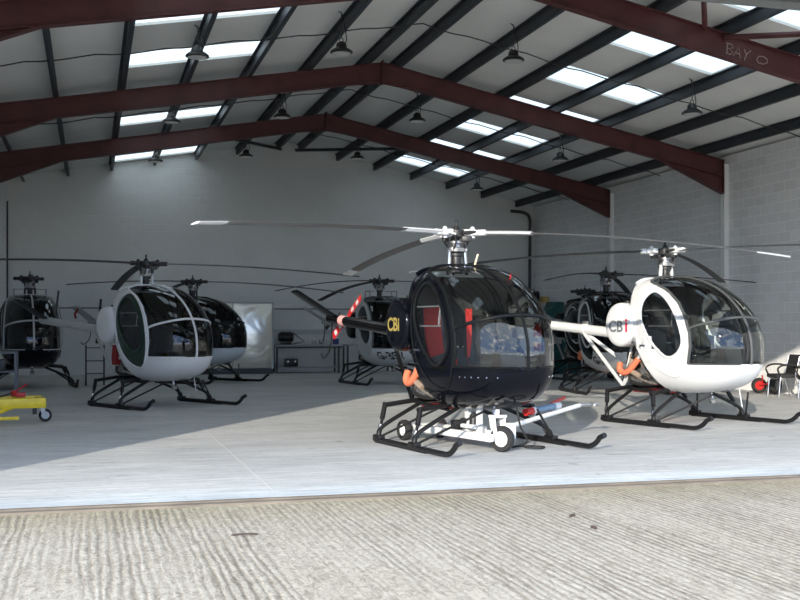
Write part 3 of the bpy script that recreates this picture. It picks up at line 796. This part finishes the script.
helicopter('dark topped helicopter with pale belly in front of the shiny metal cabinet', POSE['K'], M_BLK2, M_ROSE, M_DKFR, M_BLK2, M_BLK2, M_LGREY, M_BLK2, M_DKM, M_BLADE,
           [(-5, .31), (115, .25), (235, .2)], glass=GLASS_DK, tail_az=82, extras='streamer', hose=False, mastm=M_DKM)
helicopter('white bellied helicopter far back near the workbench, behind the black tail boom', POSE['C'], M_LGREY, M_WHITE, M_GREYF, M_LGREY, M_LGREY, M_LGREY, M_BLK2, M_DKM, M_BLADE,
           [(-5, .24), (117, .43), (235, .36)], glass=GLASS_DK, reg=('G-BSV', .27, M_TXT, 1.22, .66), tail_az=20, hose=False, rails=True)
helicopter('black roofed helicopter with rotor blades, directly behind the white one at right', POSE['V'], M_BLK2, M_LGREY, M_DKFR, M_BLK2, M_LGREY, M_LGREY, M_BLK2, M_DKM, M_BLADE,
           [(243, .28), (3, .24), (70, .43)], glass=GLASS_DK, reg=('G-Z', .24, M_TXT, .98, .66), tail_az=10, mastm=M_GREYM)
helicopter('bladeless dark helicopter farthest back at right near the teal machine', POSE['W'], M_BLK2, M_BLK2, M_DKFR, M_BLK2, M_LGREY, M_GREYM, M_BLK2, M_DKM, M_BLADE,
           None, glass=GLASS_DK, tail_az=45, hose=False, mastm=M_DKM, hub=2.48)
helicopter('bladeless dark helicopter with grey window frames at far left behind the steel rack', POSE['G'], M_GREYF, M_NAVY, M_LGREY, M_NAVY, M_GREYF, M_GREYM, M_GREYF, M_DKM, M_BLADE,
           None, glass=GLASS_DK, tail_az=60, hose=False, mastm=M_DKM, rails=True)

# ------------------------------------------------------------------ things around the helicopters
def local(p, x, y):                           # ground point beside a helicopter
    lat, D, t = POSE[p]; return c2w(lat+math.sin(t)*x+math.cos(t)*y, D-math.cos(t)*x+math.sin(t)*y)
def wheel(mb_t, mb_h, c, r, w, axis='Y'):
    mb_t.lathe([(r*.62, -w/2), (r*.92, -w/2), (r, -w*.25), (r, w*.25), (r*.92, w/2), (r*.62, w/2), (r*.58, 0), (r*.62, -w/2)], c, axis, 24, cap=False)
    mb_h.lathe([(.01, -w*.42), (r*.3, -w*.45), (r*.34, -w*.3), (r*.63, -w*.3), (r*.63, w*.3), (r*.34, w*.3), (r*.3, w*.45), (.01, w*.42)], c, axis, 20)

# extinguisher strapped inside the black cabin
ex, ey = local('B', 1.09, .54)
t = thing('fire_extinguisher', 'small red and white fire extinguisher seen through the black helicopter canopy', 'fire extinguisher', (ex, ey, 1.20))
MB().lathe([(.01, 0), (.045, .0), (.05, .02), (.05, .26), (.03, .31), (.015, .32)], n=16).build('cylinder', M_RED, t)
MB().lathe([(.0515, .09), (.0515, .17)], n=16).build('white_label', M_WHITE, t)
MB().box((0, 0, .335), (.08, .03, .03), bev=.006).build('valve', M_BLACK, t)

# white tow dolly under the black helicopter
d0 = Vector((*c2w(1.18, 13.02), 0)); d1 = Vector((*c2w(.35, 14.35), 0)); dv = (d1-d0); ang = math.atan2(dv.y, dv.x)
M_DOLLY = mat('chipped white dolly paint', (.74, .75, .73), .45, var=.10, scale=9)
t = thing('tow_dolly', 'white helicopter tow dolly with long pull bar under the black helicopter', 'tow dolly', d0, ang)
Ln = dv.length
f = MB()
for sy in (-.16, .16): f.box((Ln/2+.05, sy, .17), (Ln+.25, .06, .09), bev=.008)
for x in (.02, .45, .9, Ln+.1): f.box((x, 0, .17), (.06, .36, .08), bev=.006)
f.box((.28, 0, .135), (.55, .30, .02)).box((.95, 0, .135), (.6, .30, .02))
f.build('frame', M_DOLLY, t)
f = MB()
for x, h in ((.36, .34), (.60, .40)): f.box((x, .02, .2+h/2-.03), (.055, .07, h), bev=.008)
f.box((.48, .10, .27), (.30, .04, .05), bev=.008).box((.48, -.06, .23), (.12, .16, .07), bev=.01); f.build('lifting_posts', M_DOLLY, t)
f = MB().lathe([(.05, 0), (.05, .16), (.02, .2)], (.43, .06, .24), 'Z', 12).lathe([(.04, -.1), (.045, .1)], (.62, 0, .32), 'Y', 12).box((.8, .05, .26), (.12, .12, .12), bev=.02)
f.build('hydraulic_pump', M_DKM, t)
fk = MB()
for sy in (-.075, .075): fk.prism([(-.10, .13), (-.05, .13), (.06, .30), (.08, .42), (-.02, .42), (-.04, .30)], .018, 'XZ', sy)
fk.box((.02, 0, .42), (.14, .17, .03)).tube([(.02, 0, .42), (.02, 0, .50)], .025, 8); fk.build('fork', M_DOLLY, t)
a, b = MB(), MB(); wheel(a, b, (0, 0, 0), .155, .10); W_ = a.build('wheel', M_RUBBER, t); b.build('wheel_hub', M_DOLLY, W_); W_.location = (-.07, 0, .155); W_.rotation_euler = (0, 0, .42)
for sy in (-.28, .28):
    a, b = MB(), MB(); wheel(a, b, (Ln+.1, sy, .135), .135, .09); W_ = a.build('wheel', M_RUBBER, t); b.build('wheel_hub', M_DOLLY, W_)
inv = Matrix.Rotation(-ang, 3, 'Z')
def dl(lat, D, z): p = inv @ (Vector((*c2w(lat, D), 0))-d0); return (p.x, p.y, z)
h0, h1 = dl(1.33, 13.05, .30), dl(2.40, 14.55, .44)
MB().tube([h0, h1], .030, 8).build('pull_bar', M_DOLLY, t)
f = MB().tube([h1, dl(2.66, 14.62, .45)], .026, 8).tube([dl(2.58, 14.45, .45), dl(2.6, 14.8, .45)], .02, 8); f.build('tow_eye', M_GREYM, t)
MB().box(dl(1.30, 13.04, .24), (.12, .14, .20), bev=.01).build('bar_socket', M_DOLLY, t)
c0, c1 = dl(1.62, 13.62, .43), dl(2.02, 14.05, .47)
f = MB().tube([c0, c1], .042, 14); Cc = f.build('gas_cylinder', mat('blue cylinder paint', (.16, .25, .36), .4), t)
v0, v1 = Vector(c0), Vector(c1); f = MB().tube([v0.lerp(v1, -.14), v0.lerp(v1, .1)], .047, 12); f.build('red_end_cap', M_RED, Cc)
f = MB().tube([v0.lerp(v1, .9), v0.lerp(v1, 1.1)], .045, 12).tube([v0.lerp(v1, .1), v0.lerp(v1, .18)], .048, 12); f.build('white_end_cap', M_WHITE, Cc)
f = MB().tube([v0.lerp(v1, .2), v0.lerp(v1, .2)-Vector((0, 0, .09))], .015, 6).tube([v0.lerp(v1, .8), v0.lerp(v1, .8)-Vector((0, 0, .06))], .015, 6); f.build('cylinder_clamp', M_GREYM, Cc)
MB().tube([dl(1.95, 14.0, .50), dl(2.25, 14.9, .52)], .024, 8).build('red_lever', M_RED, t)
# power cable hanging from the nose of the black machine
lc = lambda x, y, z: (*local('B', x, y), z)
o = MB().tube(spline([lc(1.30, .10, .54), lc(1.40, .06, .45), lc(1.36, .12, .30), lc(1.25, .28, .10), lc(1.02, .22, .018), lc(.95, .42, .016), lc(1.12, .60, .016), lc(1.30, .45, .02), lc(1.22, .30, .03), lc(1.0, .35, .035)], 8), .012, 6).build('power_cable', M_RUBBER)
tag(o, 'thin black cable looping from the black helicopter belly onto the floor', 'cable')

# yellow trolley at the left edge
tx, ty = -.76, 18.05
t = thing('yellow_trolley', 'yellow steel trolley with a black caster at the left edge', 'trolley', (tx, ty, 0), math.radians(8))
f = MB().box((-.85, 0, .33), (1.75, .10, .15), bev=.008).box((-.85, -.62, .33), (1.75, .10, .15), bev=.008).box((-.03, -.31, .33), (.10, .62, .13), bev=.008).box((-1.6, -.31, .33), (.10, .62, .13), bev=.008)
f.build('frame', M_YELLOW, t)
f = MB().box((-.95, -.75, .12), (1.15, .05, .05), bev=.005).tube([(-.45, -.66, .28), (-.9, -.75, .12)], .03, 6).tube([(-.95, -.66, .30), (-.82, -.95, .04)], .035, 6)
f.box((-.82, -.95, .02), (.16, .14, .03), bev=.006).box((-1.1, -.66, .22), (.4, .06, .16)); f.build('outrigger', M_YELLOW, t)
f = MB().lathe([(.04, 0), (.05, .06), (.02, .09)], (-.40, -.1, .41), 'Z', 12).tube([(-.38, -.1, .48), (-.2, -.15, .6)], .012, 6).box((-.3, -.12, .43), (.14, .10, .07), bev=.01); f.build('jack_pump', M_RED, t)
f = MB().tube(spline([(-1.5, -.1, .5), (-1.1, -.2, .44), (-.7, -.25, .41), (-.4, -.1, .46)], 6), .014, 6); f.build('hydraulic_hose', M_RUBBER, t)
for (x, y) in ((-.03, -.1), (-1.55, -.1)):
    a, b = MB(), MB(); wheel(a, b, (x+.10, y, .10), .10, .045); W_ = a.build('caster', M_RUBBER, t); b.build('caster_hub', M_GREYM, W_)
    MB().prism([(x-.02, .27), (x+.06, .27), (x+.13, .10), (x+.07, .08)], .075, 'XZ', y).build('caster_fork', M_GREYM, W_)
    MB().box((x-.06, y, .2), (.06, .08, .16)).build('stop_block', M_BLACK, W_)

# grey steel rack behind it
M_RACK = mat('grey steel rack', (.13, .135, .14), .45, .4)
t = thing('steel_rack', 'low grey steel rack behind the yellow trolley at far left', 'rack', (-1.88, 22.4, 0))
f = MB()
for x in (-.5, .5):
    for y in (-.25, .25): f.box((x, y, .5), (.045, .045, 1.0))
f.build('rack_posts', M_RACK, t)
for z in (.26, .62, .985): MB().box((0, 0, z), (1.04, .54, .03)).build('rack_shelf', M_RACK, t)
for (nm, lb, c, x, z, sz) in (('storage_box', 'dark box on the middle shelf of the low steel rack', M_DKM, .1, .635, (.4, .3, .22)),):
    o = MB().box((-1.88+x, 22.4, z+sz[2]/2+.002), sz, bev=.02).build(nm, c); tag(o, lb, 'box')

t = thing('steel_stand', 'dark narrow steel stand behind the tail of the white helicopter at left', 'stand', (.12, 28.6, 0))
for x in (-.22, .22):
    for y in (-.15, .15): MB().tube([(x, y, .0), (x, y, 1.02)], .020, 8).build('post', M_DKM, t)
for z in (.30, .62, .95): MB().box((0, 0, z), (.46, .32, .025)).build('shelf', M_RACK, t)
# workbench by the back wall
bx, by = 6.75, 34.55
t = thing('workbench', 'long black framed workbench against the back wall', 'workbench', (bx, by, 0))
M_TOP = mat('worn bench top', (.30, .31, .32), .4, .3)
MB().box((0, 0, .88), (2.2, .7, .05)).build('worktop', M_TOP, t)
for x in (-1.05, 0.95):
    for y in (-.3, .3): MB().box((x, y, .43), (.055, .055, .86)).build('leg', M_BLACK, t)
MB().box((-.02, 0, .18), (2.05, .62, .03)).build('lower_shelf', M_TOP, t)
MB().box((0, -.33, .82), (2.1, .03, .06)).build('front_rail', M_BLACK, t)
o = MB().box((bx, 35.185, 1.30), (2.3, .03, .16)).box((bx, 35.165, 1.375), (2.3, .07, .015)).build('tool_rail', M_LGREY); tag(o, 'long pale grey tool rail fixed to the back wall above the workbench', 'rail')
t = thing('bench_grinder', 'black machine standing on the left end of the workbench', 'grinder', (bx-.72, by-.02, .905))
MB().box((0, 0, .06), (.34, .24, .12), bev=.015).build('base', M_BLACK, t)
MB().lathe([(.05, -.24), (.12, -.22), (.12, .22), (.05, .24)], (0, 0, .24), 'X', 18).build('motor', M_BLACK, t)
for x in (-.2, .2): MB().lathe([(.13, -.03), (.14, 0), (.13, .03)], (x, 0, .24), 'X', 20).build('wheel_guard', M_DKM, t)
MB().box((0, 0, .38), (.36, .16, .06), bev=.015).build('top_cover', M_BLACK, t)
o = MB().tube([(bx-.45, by, .93), (bx-.1, by+.05, 1.0), (bx-.48, by+.05, 1.28)], .018, 6).build('pry_bar', M_DKM); tag(o, 'bent dark metal bar propped on the workbench beside the black machine', 'bar')
o = MB().box((bx+.92, by, 1.0), (.18, .2, .18), bev=.02).build('storage_box', mat('blue plastic', (.03, .05, .22), .5)); tag(o, 'small blue box at the right end of the workbench', 'box')
for i, (x, lb) in enumerate(((.2, 'clear jar on the workbench, leftmost of three'), (.4, 'clear jar on the workbench, middle of three'), (.56, 'clear jar on the workbench, rightmost of three'))):
    o = MB().lathe([(.01, 0), (.05, 0), (.055, .02), (.055, .15), (.035, .17), (.035, .19), (.01, .19)], (bx+x, by-.05, .906), 'Z', 14).build('jar', mat('pale jar', (.55, .57, .58), .25)); tag(o, lb, 'jar', 'jars on the workbench')
t = thing('tool_case', 'black tool case on the lower shelf of the workbench', 'tool case', (bx-.55, by, .196))
MB().box((0, 0, .13), (.42, .26, .25), bev=.02).build('case_body', M_BLACK, t)
MB().tube([(-.1, 0, .25), (-.1, 0, .29), (.1, 0, .29), (.1, 0, .25)], .012, 6).build('handle', M_GREYM, t)
MB().box((-.12, -.132, .17), (.05, .01, .05)).box((.12, -.132, .17), (.05, .01, .05)).build('latches', M_CHROME, t)
o = MB().prism([(-.5, 0), (.05, 0), (.12, 1.3), (-.42, 1.22)], .02, 'XZ', 0).build('white_panel', M_WHITE); o.location = (5.42+.35, 35.02, .01); o.rotation_euler = (-.06, 0, 0); tag(o, 'white panel leaning on the back wall left of the workbench', 'panel')
t = thing('workbench', 'second black framed bench right of the long workbench, behind the far white helicopter', 'workbench', (8.75, 34.55, 0))
MB().box((0, 0, .88), (1.6, .7, .05)).build('worktop', M_TOP, t)
for x in (-.75, .75):
    for y in (-.3, .3): MB().box((x, y, .43), (.055, .055, .86)).build('leg', M_BLACK, t)
# shiny cabinet
def metal_sheet():
    m = mat('polished dented sheet metal', (.92, .90, .80), .28, 1.)
    nt = m.node_tree; b = nt.nodes['Principled BSDF']; tc = nt.nodes.new('ShaderNodeTexCoord'); n = nt.nodes.new('ShaderNodeTexNoise')
    n.inputs['Scale'].default_value = 1.6; n.inputs['Detail'].default_value = 2; n.inputs['Distortion'].default_value = .8
    nt.links.new(tc.outputs['Object'], n.inputs['Vector']); bp = nt.nodes.new('ShaderNodeBump'); bp.inputs['Strength'].default_value = .30; bp.inputs['Distance'].default_value = .12
    nt.links.new(n.outputs['Fac'], bp.inputs['Height']); nt.links.new(bp.outputs['Normal'], b.inputs['Normal']); return m
M_SHEET = metal_sheet()
t = thing('metal_cabinet', 'large polished metal cabinet against the back wall behind the dark helicopter', 'cabinet', (4.25, 34.3, 0))
MB().box((0, 0, 1.2), (2.5, .8, 2.04), bev=.01).build('body', M_LGREY, t)
MB().box((0, -.02, .09), (2.5, .8, .17)).build('plinth', M_BLACK, t)
for x in (-.62, .62): MB().box((x, -.415, 1.2), (1.21, .02, 2.0), bev=.006).build('door', M_SHEET, t)
MB().box((0, -.02, 2.235), (2.56, .86, .035)).box((1.255, -.41, 1.2), (.05, .05, 2.05)).build('edge_trim', M_LGREY, t)
o = MB().box((5.54, 34.75, .68), (.08, .08, 1.34)).build('upright_post', M_BLACK); tag(o, 'black upright post between the shiny cabinet and the workbench', 'post')

# teal machine in the right rear corner
M_TEAL = mat('teal machine paint', (.012, .085, .085), .5, var=.15, scale=3)
t = thing('teal_machine', 'teal green workshop machine in the rear right corner', 'machine', (14.1, 31.6, 0))
MB().prism([(-.66, 0), (.66, 0), (.66, 1.85), (.55, 1.98), (.16, 2.0), (.10, 2.24), (-.14, 2.26), (-.2, 2.10), (-.5, 1.95), (-.66, 1.7)], .8, 'XZ', 0).build('body', M_TEAL, t)
MB().box((-.2, -.42, 1.2), (.4, .04, .5), bev=.01).box((.3, -.42, .7), (.3, .04, .4), bev=.01).build('access_panel', M_LGREY, t)
MB().lathe([(.16, -.04), (.16, .04)], (.35, -.42, 1.5), 'Y', 20).build('handwheel', M_GREYM, t)
t = thing('beige_cupboard', 'tall beige cupboard beside the teal machine', 'cupboard', (14.2, 33.4, 0))
MB().box((0, 0, 1.14), (.9, .6, 2.26), bev=.01).build('body', mat('beige cupboard', (.45, .43, .38), .6), t)
for x in (-.22, .22): MB().box((x, -.305, 1.08), (.43, .02, 2.0), bev=.004).build('door', mat('beige door', (.47, .45, .40), .6), t)
o = MB().lathe([(.15, 0), (.15, .03), (.145, .03), (.145, .15), (.15, .15), (.15, .2), (.01, .2)], (14.45, 33.3, 2.272), 'Z', 20).build('tin', mat('ochre tin', (.52, .36, .10), .5)); tag(o, 'ochre yellow tin on top of the beige cupboard', 'tin')
o = MB().box((14.08, 33.4, 2.44), (.36, .36, .33), bev=.03).box((14.2, 33.4, 2.62), (.14, .2, .06), bev=.02).build('black_box', M_BLACK); tag(o, 'black box on the beige cupboard left of the yellow tin', 'box')

# chairs by the block wall
M_CHW = mat('black chair cloth', (.018, .018, .02), .8)
def chair(label, x, y, rzz):
    t = thing('visitor_chair', label, 'chair', (x, y, 0), rzz, 'visitor chairs by the side wall')
    MB().box((0, 0, .45), (.48, .48, .08), bev=.03).build('seat', M_CHW, t)
    MB().box((-.25, 0, .68), (.05, .46, .44), Matrix.Rotation(-.22, 3, 'Y'), .02).build('backrest', M_CHW, t)
    for sy in (-1, 1):
        MB().tube([(.20, sy*.25, .012), (.16, sy*.25, .45)], .014, 8).build('leg', M_CHROME, t)
        MB().tube([(-.30, sy*.25, .012), (-.16, sy*.25, .45), (-.27, sy*.24, .86)], .014, 8).build('leg', M_CHROME, t)
        MB().tube(spline([(.16, sy*.26, .44), (.23, sy*.27, .60), (.10, sy*.27, .68), (-.12, sy*.27, .68), (-.26, sy*.26, .62)], 5), .020, 8).build('armrest', M_BLACK, t)
    MB().tube([(.16, -.25, .40), (.16, .25, .40)], .012, 8).build('stretcher', M_CHROME, t)
chair('black chair with chrome legs and arms standing alone by the sunlit wall', 14.1, 19.95, PI-.15)
chair('black chair cut off by the right edge of the photo', 14.1, 18.9, PI-.1)
# ground handling wheels by the wall
t = thing('handling_wheels', 'red hubbed ground handling wheel set by the foot of the sunlit wall', 'wheel set', (14.42, 21.25, 0), -.25)
for x, m_ in ((0, M_RED), (.36, M_CREAM)):
    a, b = MB(), MB(); wheel(a, b, (x, 0, .17), .17, .10); W_ = a.build('wheel', M_RUBBER, t); b.build('wheel_hub', m_, W_)
MB().tube([(-.02, -.10, .20), (.38, -.10, .20)], .02, 8).tube([(.05, -.1, .2), (.0, -.2, .42)], .016, 8).build('axle_frame', M_RED, t)
MB().tube([(.0, -.2, .42), (-.12, -.2, .44)], .02, 8).build('lever', M_WHITE, t)
t = thing('spare_wheel', 'dark spare wheel leaning at the wall beside the lone chair', 'wheel', (14.5, 20.75, 0), .5)
a, b = MB(), MB(); wheel(a, b, (0, 0, .20), .20, .12); W_ = a.build('tyre', M_RUBBER, t); b.build('rim', M_GREYM, t)

# twigs blown onto the apron
M_TW = mat('dead leaf', (.07, .05, .04), .9)
for (lat, D, L_, a_, lb) in ((-1.13, 7.93, .20, .15, 'dark twig on the apron, left of centre'), (1.38, 8.72, .07, .8, 'curled dark leaf on the apron right of centre, nearer the track'), (1.46, 8.2, .06, 2.2, 'curled dark leaf on the apron right of centre, nearer the front')):
    x, y = c2w(lat, D); ca, sa = math.cos(a_-TH)*L_/2, math.sin(a_-TH)*L_/2
    o = MB().tube(spline([(x-ca, y-sa, -.022), (x, y, -.014), (x+ca, y+sa, -.018)], 4), [.003]+[.007 if L_ > .1 else .012]*7+[.002], 6).build('twig' if L_ > .1 else 'dead_leaf', M_TW); tag(o, lb, 'twig' if L_ > .1 else 'leaf')

# ------------------------------------------------------------------ daylight
w = bpy.data.worlds.new('sky'); sc.world = w; w.use_nodes = True; nt = w.node_tree; L = nt.links.new; N = nt.nodes.new
bg = nt.nodes['Background']; tc = N('ShaderNodeTexCoord')
sep = N('ShaderNodeSeparateXYZ'); L(tc.outputs['Generated'], sep.inputs[0])
gr = N('ShaderNodeValToRGB'); e = gr.color_ramp.elements
e[0].position = .0; e[0].color = (.66, .74, .82, 1); e[1].position = .75; e[1].color = (.42, .50, .62, 1); e3 = e.new(.07); e3.color = (.17, .32, .64, 1)
L(sep.outputs['Z'], gr.inputs['Fac'])
mp = N('ShaderNodeMapping'); mp.inputs['Scale'].default_value = (3.2, 3.2, 7.0); L(tc.outputs['Generated'], mp.inputs['Vector'])
n = N('ShaderNodeTexNoise'); n.inputs['Scale'].default_value = 1.4; n.inputs['Detail'].default_value = 8; n.inputs['Roughness'].default_value = .6; L(mp.outputs['Vector'], n.inputs['Vector'])
cr = N('ShaderNodeValToRGB'); e = cr.color_ramp.elements; e[0].position = .52; e[0].color = (0, 0, 0, 1); e[1].position = .63; e[1].color = (1, 1, 1, 1); L(n.outputs['Fac'], cr.inputs['Fac'])
mx = N('ShaderNodeMix'); mx.data_type = 'RGBA'; L(cr.outputs['Color'], mx.inputs['Factor']); L(gr.outputs['Color'], mx.inputs['A']); mx.inputs['B'].default_value = (1.2, 1.16, 1.07, 1)
L(mx.outputs['Result'], bg.inputs['Color']); bg.inputs['Strength'].default_value = 4.0
sd = bpy.data.lights.new('sun', 'SUN'); sd.energy = 5.8; sd.angle = math.radians(.6); sd.color = (1, .91, .78)
so = bpy.data.objects.new('sun', sd); COL.objects.link(so)
el = math.radians(16.0); dirv = Vector((.535*math.cos(el), .845*math.cos(el), -math.sin(el))).normalized()
so.rotation_euler = dirv.to_track_quat('-Z', 'Y').to_euler(); so.location = (-20, -20, 15)

# ------------------------------------------------------------------ camera
cd = bpy.data.cameras.new('camera'); co = bpy.data.objects.new('camera', cd); COL.objects.link(co)
cd.sensor_width = 36; cd.lens = 1088/800*36; cd.shift_y = .0325; cd.clip_end = 400
co.location = (0, 0, 1.5); co.rotation_euler = (PI/2, 0, -TH); sc.camera = co
sc.view_settings.view_transform = 'Standard'; sc.view_settings.look = 'None'; sc.view_settings.gamma = 1; sc.view_settings.exposure = 0.0
sc.cycles.max_bounces = 8; sc.cycles.diffuse_bounces = 5; sc.cycles.transparent_max_bounces = 16; sc.cycles.sample_clamp_indirect = 4
sc.cycles.use_denoising = True
